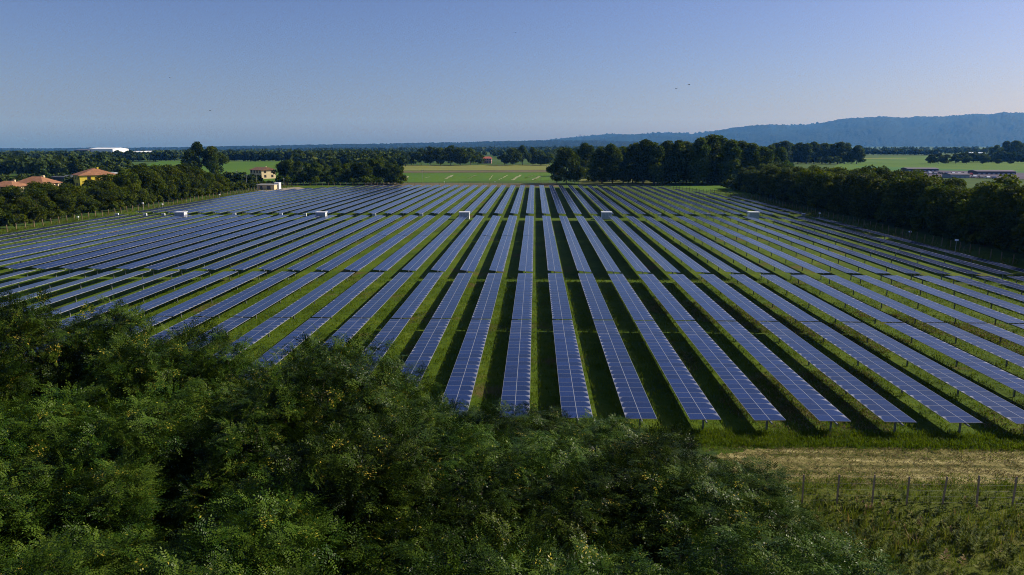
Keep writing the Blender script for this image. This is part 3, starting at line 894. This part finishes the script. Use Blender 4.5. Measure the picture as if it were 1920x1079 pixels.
house("farmhouse", 488, 336, 12.5, 9, 5.0, 6.6, 'cream', 'tile_brown', "cream farmhouse with a brown gabled roof beside the dark tree clump", rz=R(-38), hip=0.0, Y=398)
house("barn", 435, 338, 7.5, 6, 2.2, 3.4, 'pink', 'tile_brown', "low reddish shed on the green field below the twin trees", "shed", hip=0.0, Y=380, storeys=1, nwin=2, chimney=False)
house("house", 353, 306, 9, 8, 5.0, 7.2, 'white', 'tile_red', "small white house with a red roof left of the twin trees", hip=0.4, Y=760)
house("barn", 657, 306, 17, 10, 5.2, 8.2, 'pink', 'tile_red', "long red roofed barn rising among the trees behind the dark clump", "barn", hip=0.1, Y=700, storeys=1, chimney=False)
house("house", 912, 303, 10.5, 8, 5.2, 7.2, 'pink', 'tile_red', "small pink house with a red roof at the end of the copse", hip=0.3, Y=735)
house("house", 1135, 312, 14, 9, 4.5, 6.5, 'cream', 'tile_brown', "pale house half hidden behind the tall wood by the mown field", hip=0.3, Y=520)

def hall(name, x0, x1, top, Y, depth, wall, label, cat="warehouse", roof='white', nbay=5):
    a = at(x0, top, Y); b = at(x1, top, Y)
    g0 = gz((a[0] + b[0]) / 2, Y)
    t = empty(name, ((a[0] + b[0]) / 2, Y, g0)); tag(t, label, cat)
    hw, h = (b[0] - a[0]) / 2, max(2.5, a[2] - g0)
    MB().box(-hw, hw, 0, depth, -0.2, h - 0.4).build("wall", M[wall], t)
    q = MB(); o = 0.4; rz = h + 0.04 * depth
    q.face([(-hw - o, -o, h - 0.35), (hw + o, -o, h - 0.35), (hw + o, depth / 2, rz), (-hw - o, depth / 2, rz)])
    q.face([(hw + o, depth + o, h - 0.35), (-hw - o, depth + o, h - 0.35), (-hw - o, depth / 2, rz), (hw + o, depth / 2, rz)])
    q.face([(-hw - o, -o, h - 0.35), (-hw - o, depth / 2, rz), (-hw - o, depth + o, h - 0.35)])
    q.face([(hw + o, -o, h - 0.35), (hw + o, depth + o, h - 0.35), (hw + o, depth / 2, rz)])
    q.build("roof", M[roof], t)
    for i in range(nbay):
        x = -hw + 2 * hw * (i + 0.5) / nbay
        w = hw / nbay * 0.5
        MB().box(x - w, x + w, -0.08, -0.01, 0.1, h * 0.45).build("door", M['door'], t)
    return t
hall("factory_hall", 166, 211, 279.5, 1500, 60, 'white', "large bright white factory hall on the far plain")
hall("factory_hall", 139, 164, 281.5, 1490, 50, 'darkgrey', "dark grey factory hall joined to the large white hall", roof='darkgrey')
hall("warehouse", 214, 236, 285.5, 1550, 40, 'greywall', "grey warehouse just beside the large white hall", roof='greywall')
hall("warehouse", 238, 262, 285.0, 1530, 40, 'white', "middle white warehouse of the group beside the large hall")
hall("warehouse", 265, 281, 284.6, 1600, 40, 'white', "small white warehouse farthest from the large white hall")
hall("warehouse", 10, 28, 287.5, 1350, 30, 'white', "white warehouse nearest the frame edge on the far left plain")
hall("warehouse", 32, 42, 288.0, 1380, 30, 'greywall', "narrow grey warehouse among the white ones on the far left")
hall("warehouse", 46, 56, 289.5, 1300, 30, 'white', "small white warehouse left of two others near the orange roofs")
hall("warehouse", 66, 80, 289, 1320, 30, 'white', "white warehouse on the far plain above the broad terracotta roof")
hall("shed", 97, 131, 331, 322, 10, 'darkgrey', "flat grey roofed building beside the yellow villa", "building", roof='darkgrey', nbay=3)
hall("shed", 190, 206, 325, 330, 8, 'greywall', "pale annexe behind the yellow villa on its field side", "building", roof='greywall', nbay=2)
hall("farm_shed", 1820, 1848, 286.5, 1300, 14, 'white', "long pale shed at the far side of the pasture", "shed")
hall("farm_shed", 1668, 1673, 284.5, 1500, 5, 'white', "tiny white hut on the far side of the pasture", "hut", nbay=1)
hall("farm_shed", 1719, 1725, 285.5, 1500, 5, 'white', "second tiny white hut on the far pasture, nearer the pale shed", "hut", nbay=1)
hall("yard_shed", 1702, 1760, 318.6, 520, 10, 'darkgrey', "long low mauve roofed shed at the far side of the car park", "shed", roof='mauve', nbay=8)
hall("yard_shed", 1832, 1905, 324.5, 470, 10, 'darkgrey', "low mauve roofed shed at the frame edge end of the car park", "shed", roof='mauve', nbay=8)
hall("yard_shed", 1783, 1818, 331, 420, 9, 'greywall', "grey roofed shed in front of the parked cars behind the right belt", "shed", roof='mauve', nbay=4)

def control():
    x, y = G(500, 357)
    t = empty("control_building", (x, y, 0)); tag(t, "low tan control building at the far corner of the solar field", "building")
    MB().box(-4.2, 3.4, 0, 5, -0.1, 2.3).build("wall", M['cream'], t)
    MB().box(-4.5, 3.7, -0.3, 5.3, 2.301, 2.5).build("roof", M['concrete'], t)
    for dx in (-2.6, 1.0): MB().box(dx - 0.8, dx + 0.8, -0.06, -0.005, 0.05, 1.9).build("door", M['darkgrey'], t)
    x, y = G(519, 356)
    t = empty("transformer_cabinet", (x, y, 0)); tag(t, "white box cabinet standing against the tan control building", "cabinet")
    MB().box(-1.1, 1.1, 0, 2.4, 0.1, 2.9).build("body", M['white'], t)
    MB().box(-1.2, 1.2, -0.1, 2.5, 2.901, 3.05).build("roof", M['white'], t)
    MB().box(-0.9, 0.9, -0.05, -0.004, 0.3, 2.6).build("door", M['door'], t)
control()

# ------------------------------------------------------------------ inverter cabinets and boxes in the cross aisle
def cabinet():
    t = empty("inverter_cabinet", (0, 0, 0))
    MB().box(-1.6, 1.6, -0.9, 0.9, 0, 0.25).build("plinth", M['concrete'], t)
    MB().box(-1.55, 1.55, -1.0, 1.0, 0.251, 2.15).build("body", M['white'], t)
    MB().box(-1.72, 1.72, -1.15, 1.15, 2.151, 2.36).build("roof", M['white'], t)
    for dx in (-1.0, 0.0, 1.0):
        d = MB().box(-0.47, 0.47, -1.03, -1.003, 0.35, 2.05).build("door", M['door'], t, loc=(dx, 0, 0))
        MB().box(0.32, 0.40, -1.07, -1.031, 1.1, 1.3).build("handle", M['darkgrey'], d)
    lv = MB()
    for i in range(6): lv.box(1.553, 1.58, -0.6, 0.6, 1.0 + i * 0.14, 1.07 + i * 0.14)
    lv.build("louvre", M['greywall'], t)
    return t
def copy_tree(o, parent=None):
    c = o.copy(); COL.objects.link(c); c.parent = parent
    for ch in o.children: copy_tree(ch, c)
    return c
CABL = ["white inverter cabinet nearest the left-hand tree belt, in the cross aisle", "white inverter cabinet in the cross aisle, second from the left-hand belt",
        "white inverter cabinet in the cross aisle, just left of the upright row", "white inverter cabinet in the cross aisle, just right of the upright row",
        "white inverter cabinet nearest the right-hand tree belt, in the cross aisle"]
c0 = cabinet()
for i, px in enumerate((340, 603, 871, 1137, 1412)):
    c = c0 if i == 0 else copy_tree(c0)
    x, y = G(px, 411.5)
    c.location = (x, y, 0); c.scale = (0.84, 0.84, 0.84)
    tag(c, CABL[i], "cabinet", "inverter cabinets in the cross aisle")
def box_():
    t = empty("combiner_box", (0, 0, 0))
    MB().box(-0.45, 0.45, -0.18, 0.18, 0.55, 1.35).build("body", M['white'], t)
    MB().box(-0.42, 0.42, -0.205, -0.183, 0.6, 1.3).build("door", M['door'], t)
    for sx in (-0.35, 0.35): MB().box(sx - 0.03, sx + 0.03, -0.03, 0.03, 0, 0.549).build("leg", M['galv'], t)
    return t
b0 = box_()
for i, px in enumerate((220, 273, 307, 440, 527, 572, 702, 790, 1236, 1328, 1506)):
    c = b0 if i == 0 else copy_tree(b0)
    x, y = G(px, 409.5)
    c.location = (x, y, 0)
    tag(c, f"small white electrical box on legs in the cross aisle, {nth(i + 1)} from the left-hand belt", "electrical box", "electrical boxes in the cross aisle")

# ------------------------------------------------------------------ fences
def fence(name, a, b, step, h, label, mat='side_post', size=0.036, net=True):
    a, b = Vector((*a, 0)), Vector((*b, 0))
    n = max(2, int((b - a).length / step))
    t = empty(name, a); tag(t, label, "fence")
    me = MB().box(-size, size, -size, size, -0.1, h).box(-size * .8, size * .8, -size * .8, size * .8, h + 0.001, h + 0.03).mesh("post", M[mat])
    for i in range(n + 1):
        p = (b - a) * (i / n)
        link("post", me, t, (p.x + random.uniform(-.05, .05), p.y + random.uniform(-.05, .05), random.uniform(-0.08, 0.06)), (R(random.uniform(-2, 2)), R(random.uniform(-2, 2)), 0))
    if net:
        m = MB(); d = (b - a)
        for z in (0.25, 0.6, 0.95, 1.3, h - 0.1):
            m.tube([(0, 0, z), tuple(Vector((0, 0, z)) + d)], 0.0028, 3, cap=False)
        m.build("wire_mesh", M['wire'], t)
    return t
fence("near_fence", (-4.0, 34.8), (62, 35.1), 1.84, 1.82, "timber post and wire fence along the dry mown strip near the camera", mat='wood_post')
fence("side_fence", (-119.5, 95), (-119.5, 330), 2.9, 1.7, "post fence at the foot of the left-hand tree belt", size=0.07)
fence("side_fence", (79.5, 100), (79.5, 252), 2.9, 1.6, "post fence in the shade of the right-hand tree belt", size=0.06)
fence("corner_fence", (79.5, 255), (56, 322), 2.6, 1.7, "post fence curving round the far right corner of the panels", size=0.06)
fence("far_fence", (-118, 331), (54, 324), 3.0, 1.6, "post fence along the far edge of the panels", size=0.06)

# ------------------------------------------------------------------ poles
def pole(name, px, base, top, label, r=0.09, head=None, Y=None, cat="pole"):
    X, Yg = G(px, base)
    if Y: Yg = Y; X = at(px, base, Y)[0]
    h = at(px, top, Yg)[2]
    t = empty(name, (X, Yg, 0)); tag(t, label, cat)
    MB().tube([(0, 0, -0.1), (0, 0, h * 0.5), (0, 0, h)], [r, r * 0.85, r * 0.65], 8).build("shaft", M['concrete'], t)
    if head == 'cross':
        m = MB().box(-0.9, 0.9, -0.06, 0.06, h - 0.5, h - 0.38)
        for x in (-0.75, 0.0, 0.75): m.tube([(x, 0, h - 0.379), (x, 0, h - 0.15)], 0.045, 6)
        m.build("crossarm", M['galv'], t)
    if head == 'lamp':
        MB().box(-0.18, 0.18, -0.5, 0.1, h + 0.001, h + 0.16).build("lamp_head", M['white'], t)
    if head == 'cam':
        MB().box(-0.2, 0.2, -0.3, 0.2, h + 0.001, h + 0.28).build("camera_housing", M['white'], t)
    if head == 'box':
        MB().box(-0.25, 0.25, -0.3, -0.12, h * 0.55, h * 0.75).build("meter_box", M['white'], t)
    return t
pole("utility_pole", 569, 345, 315, "white utility pole with a box in front of the dark tree clump", 0.14, 'box')
pole("lamp_post", 533, 350, 336, "short lamp post by the control building", 0.07, 'lamp')
pole("utility_pole", 606.5, 341, 313, "slim utility pole against the tree clump, beside the box pole", 0.09, 'cross')
pole("utility_pole", 679.5, 344, 315, "utility pole in front of the middle of the tree clump", 0.09, 'cross')
pole("utility_pole", 445, 343, 320, "utility pole between the reddish shed and the farmhouse", 0.1, 'cross')
pole("utility_pole", 410, 341, 326, "short utility pole below the twin trees", 0.08)
pole("utility_pole", 463, 350, 328, "utility pole just left of the cream farmhouse", 0.09, 'cross')
pole("utility_pole", 482, 352, 322, "thin pole in front of the cream farmhouse", 0.06)
pole("utility_pole", 793, 343, 318, "lone thin pole at the edge of the cut field", 0.08, 'cross')
pole("utility_pole", 1014, 344, 322, "thin pole at the right end of the cut field", 0.07)
pole("utility_pole", 1031, 343, 310, "tall pole beside the lone round tree", 0.09, 'cross')
pole("utility_pole", 1209, 342, 312, "pale pole on the mown field before the tall wood", 0.10, 'cross')
pole("utility_pole", 1244.5, 345, 315, "pale pole at the mown field corner, close to the tall wood", 0.11, 'cross')
pole("camera_pole", 1790, 478, 452, "thin pole with a white camera in the shade of the right belt", 0.05, 'cam', cat="camera pole")
pole("camera_pole", 1536, 412, 401, "short camera pole at the dark right belt, far from the frame edge", 0.05, 'cam', cat="camera pole")
pole("camera_pole", 1705, 446, 436, "low camera pole in the right belt's shade between two others", 0.05, 'cam', cat="camera pole")
pole("camera_pole", 269, 394, 382, "camera pole at the fence below the highest part of the left belt", 0.05, 'cam', cat="camera pole")
pole("camera_pole", 147, 413, 408, "low camera pole at the left fence nearest the frame edge", 0.05, 'cam', cat="camera pole")
pole("camera_pole", 305, 389, 384, "low camera pole at the left fence, past the tall camera pole", 0.05, 'cam', cat="camera pole")
pole("camera_pole", 412, 371, 366, "camera pole where the left belt thins out", 0.05, 'cam', cat="camera pole")
for px, lab in ((746, "white marker post at the ploughed strip nearest the tree clump"), (833, "white marker post at the ploughed strip before the cut field's middle"), (928, "white marker post at the ploughed strip nearest the upright row")):
    pole("marker_post", px, 346, 342, lab, 0.06, 'cam', cat="marker post")
def bell_tower():
    x, y, z = at(1087.5, 263, 10800)
    t = empty("bell_tower", (x, y, z - 20)); tag(t, "slender reddish bell tower standing on the ridge skyline", "tower")
    h = at(1087.5, 252, 10800)[2] - z + 20
    MB().box(-8, 8, -8, 8, 0, h * 0.82).build("shaft", M['pink'], t)
    MB().box(-9, 9, -9, 9, h * 0.82 + 0.01, h * 0.86).build("cornice", M['pink'], t)
    m = MB(); b = h * 0.86 + 0.01
    q = [(-8, -8, b), (8, -8, b), (8, 8, b), (-8, 8, b)]
    for i in range(4): m.face([q[i], q[(i + 1) % 4], (0, 0, h)])
    m.build("spire", M['tile_red'], t)
bell_tower()

# ------------------------------------------------------------------ parked cars
def car(x, y, rz, paint, label):
    t = empty("parked_car", (x, y, 0.2), rz); tag(t, label, "car", "cars parked behind the right-hand belt")
    m = MB(); w = 0.85
    prof = [(-2.1, 0.3), (2.1, 0.3), (2.15, 0.7), (1.2, 0.9), (0.6, 1.42), (-1.1, 1.45), (-1.9, 0.95), (-2.15, 0.75)]
    L = [(a, -w, b) for a, b in prof]; Rr = [(a, w, b) for a, b in prof]
    m.face(list(reversed(L))); m.face(Rr)
    for i in range(len(prof)):
        j = (i + 1) % len(prof); m.face([L[i], L[j], Rr[j], Rr[i]])
    m.build("body", paint, t)
    g = MB()
    for s in (-1, 1): g.face([(1.05, s * 0.853, 0.92), (0.55, s * 0.853, 1.35), (-1.05, s * 0.853, 1.38), (-1.65, s * 0.853, 0.95)])
    g.build("window", M['window'], t)
    for a in (-1.3, 1.35):
        for s in (-1, 1):
            MB().tube([(0, s * 0.72, 0), (0, s * 0.88, 0)], 0.32, 12).build("wheel", M['rubber'], t, loc=(a, 0, 0.32))
names = ["white", "grey", "blue", "red", "black"]
i = 0
for px, py in ((1742, 326), (1752, 327), (1763, 326.5), (1774, 327.5), (1786, 327), (1797, 328), (1808, 327.5), (1819, 328.5), (1773, 331), (1826, 333), (1838, 334), (1850, 335), (1862, 335.5)):
    x, y = G(px, py, 0.2)
    k = (0, 1, 4, 2, 0, 0, 1, 3, 4, 0, 1, 0, 2)[i]
    car(x, y, R(80 + random.uniform(-6, 6)), M['carpaint'][k], f"{names[k]} car in the car park, {nth(i + 1)} from the pasture tree row side")
    i += 1

# ------------------------------------------------------------------ birds
for px, py, Y, lab in ((966, 62, 120, "small dark bird highest in the sky"), (1268, 167, 110, "lower bird of the close pair flying over the ridge"), (1292, 159, 115, "upper bird of the close pair flying over the ridge"),
                       (394, 208, 130, "tiny dark bird flying alone over the left plain"), (318, 146, 160, "faint tiny bird high over the left plain")):
    x, y, z = at(px, py, Y)
    t = empty("bird", (x, y, z), random.uniform(0, 6)); tag(t, lab, "bird", "birds in the sky")
    m = MB()
    m.tube([(-0.16, 0, 0), (-0.08, 0, 0.01), (0.06, 0, 0.012), (0.15, 0, 0.02), (0.19, 0, 0.02)], [0.008, 0.035, 0.045, 0.028, 0.006], 6)
    for s in (-1, 1):
        m.face([(0.07, s * 0.03, 0.02), (0.04, s * 0.2, 0.09), (-0.04, s * 0.36, 0.05), (-0.05, s * 0.18, 0.08), (-0.06, s * 0.03, 0.02)])
    m.face([(-0.14, 0.02, 0), (-0.27, 0.05, 0), (-0.27, -0.05, 0), (-0.14, -0.02, 0)])
    m.build("body", M['bird'], t)

# ------------------------------------------------------------------ grass and weeds
def blades(name, P, hmin, hmax, wid, nb, mat, seed, spread=0.12, lean=0.5):
    r = np.random.default_rng(seed)
    n = len(P); N = n * nb
    base = np.repeat(P, nb, axis=0) + np.concatenate([r.normal(size=(N, 2)) * spread, np.zeros((N, 1))], 1)
    a = r.uniform(0, 6.28, N); h = r.uniform(hmin, hmax, N) * np.repeat(r.uniform(0.6, 1.2, n), nb)
    l = np.abs(r.normal(size=N)) * lean * h
    ca, sa = np.cos(a), np.sin(a)
    w = wid * r.uniform(0.6, 1.3, N)
    side = np.stack([-sa * w, ca * w, np.zeros(N)], 1)
    mid = base + np.stack([ca * l * 0.35, sa * l * 0.35, h * 0.6], 1)
    tip = base + np.stack([ca * l, sa * l, h], 1)
    V = np.stack([base - side * .6, base + side * .6, mid + side * .5, tip, mid - side * .5], 1)
    V = np.stack([base - side * 0.6, mid + side, tip, mid - side], 1)
    A = np.clip(np.repeat(r.uniform(0.1, 0.95, n), nb) * 0.7 + r.uniform(0, 0.3, N), 0, 1)
    me = np_mesh(name, V.reshape(-1, 3), np.arange(N * 4).reshape(-1, 4), mat, attr=np.repeat(A, 4))
    return tag(link(name, me), kind='stuff')
def rect(n, x0, x1, y0, y1, z=0.03):
    return np.stack([rng.uniform(x0, x1, n), rng.uniform(y0, y1, n), np.full(n, z)], 1)
def in_frame(P, m=420):
    c = np.array([(-m < q[0] < 1920 + m) and q[1] < 1500 for q in (pix(*p) for p in P)])
    return P[c]
P = in_frame(rect(30000, -50, 70, 41.8, 100)); 
w = np.clip(60 / P[:, 1], 0.25, 1.0); P = P[rng.uniform(0, 1, len(P)) < w]
blades("grass", P, 0.16, 0.38, 0.022, 7, M['grass'], 5, 0.18)
P = in_frame(rect(6500, -2, 62, 42.2, 44.6)); blades("grass", P, 0.15, 0.4, 0.018, 8, M['grass'], 6, 0.15)
P = in_frame(rect(3400, 5, 62, 36.8, 42.2)); blades("dry_grass", P, 0.05, 0.14, 0.02, 8, M['dry'], 7, 0.2, 1.2)
P = in_frame(rect(1500, 10, 62, 40.3, 42.6)); blades("grass", P, 0.04, 0.12, 0.02, 5, M['grass'], 8, 0.2, 0.8)
P = in_frame(rect(9000, 3, 60, 14, 37.6)); blades("grass", P, 0.15, 0.42, 0.016, 9, M['grass'], 9, 0.16)

P = in_frame(rect(16000, 12, 50, 44, 85))
P = P[np.array([math.sin(p[0] * 0.31 + 2 * math.sin(p[1] * 0.17)) + math.sin(p[1] * 0.23 + p[0] * 0.11) > 0.25 for p in P])]
blades("dry_grass", P, 0.06, 0.22, 0.024, 9, M['dry'], 15, 0.22, 1.0)
P = in_frame(rect(900, 8, 62, 36.8, 38.6)); blades("grass", P, 0.06, 0.2, 0.02, 8, M['grass'], 16, 0.2, 0.7)
def weeds(name, P, seed):
    r = np.random.default_rng(seed)
    n = len(P); nl = 60
    H = r.uniform(0.28, 0.85, n) * np.where((P[:, 1] > 32.8) & (P[:, 1] < 37), 0.6, 1.0)
    t = np.tile(np.linspace(0.12, 1.0, nl), (n, 1)) + r.uniform(-.02, .02, (n, nl))
    lean = r.normal(size=(n, 2)) * 0.12
    a = r.uniform(0, 6.28, (n, nl))
    base = P[:, None, :] + np.stack([lean[:, :1] * t * H[:, None], lean[:, 1:] * t * H[:, None], t * H[:, None]], 2)
    L = (0.34 * (1.1 - t) + 0.07) * r.uniform(0.7, 1.3, (n, nl)) * H[:, None]
    d = np.stack([np.cos(a), np.sin(a), r.uniform(0.1, 0.9, (n, nl))], 2)
    s = np.stack([-np.sin(a), np.cos(a), np.zeros((n, nl))], 2) * 0.028
    V = np.stack([base, base + d * L[..., None] * 0.5 + s, base + d * L[..., None], base + d * L[..., None] * 0.5 - s], 2)
    kind = 0.5 + 0.28 * np.sin(P[:, 0] * 0.9 + 2 * np.sin(P[:, 1] * 0.5)) * np.sin(P[:, 1] * 1.1 + 1.0) + r.normal(size=n) * 0.17
    A = np.clip(kind[:, None] * 0.9 + r.uniform(-0.12, 0.12, (n, nl)), 0, 1)
    me = np_mesh(name, V.reshape(-1, 3), np.arange(n * nl * 4).reshape(-1, 4), M['weed'], attr=np.repeat(A.ravel(), 4))
    return tag(link(name, me), kind='stuff')
P = in_frame(rect(13000, 3, 60, 12, 36.2))
dens = np.array([0.5 + 0.5 * math.sin(p[0] * 0.55 + 1.3 * math.sin(p[1] * 0.4)) * math.sin(p[1] * 0.7 + 0.8 * math.sin(p[0] * 0.3)) for p in P])
P = P[rng.uniform(0, 1, len(P)) < 0.12 + 0.62 * dens]
weeds("weeds", P, 3)
P = in_frame(rect(5200, 3, 60, 12, 34.3))
P = P[np.array([math.sin(p[0] * 0.6 + 2.0 * math.sin(p[1] * 0.35)) + math.sin(p[1] * 0.8 + 1.0) + random.uniform(-.7, .7) > -0.1 for p in P])]
blades("tall_grass", P, 0.35, 0.85, 0.02, 9, M['weed'], 17, 0.14, 0.45)
P = in_frame(np.concatenate([rect(900, -119, -112, 100, 330), rect(1200, -123, -118, 100, 330), rect(1400, 74, 82, 90, 300)])); weeds("weeds", P, 4)

# ------------------------------------------------------------------ haze
def haze():
    me = MB().box(-5200, 5200, -60, 7600, -6, 420).mesh("haze", None) if False else None
    m = MB().box(-15000, 15000, -60, 17500, -80, 640)
    t = NT("haze_air")
    pv = t.n("VolumePrincipled")
    pv.inputs['Color'].default_value = (0.09, 0.36, 1.0, 1)
    pv.inputs['Density'].default_value = 0.000066
    pv.inputs['Absorption Color'].default_value = (1, 1, 1, 1)
    pv.inputs['Anisotropy'].default_value = 0.1
    t.l(pv.outputs[0], t.out.inputs['Volume'])
    tag(m.build("haze", t.mat), kind='stuff')
haze()
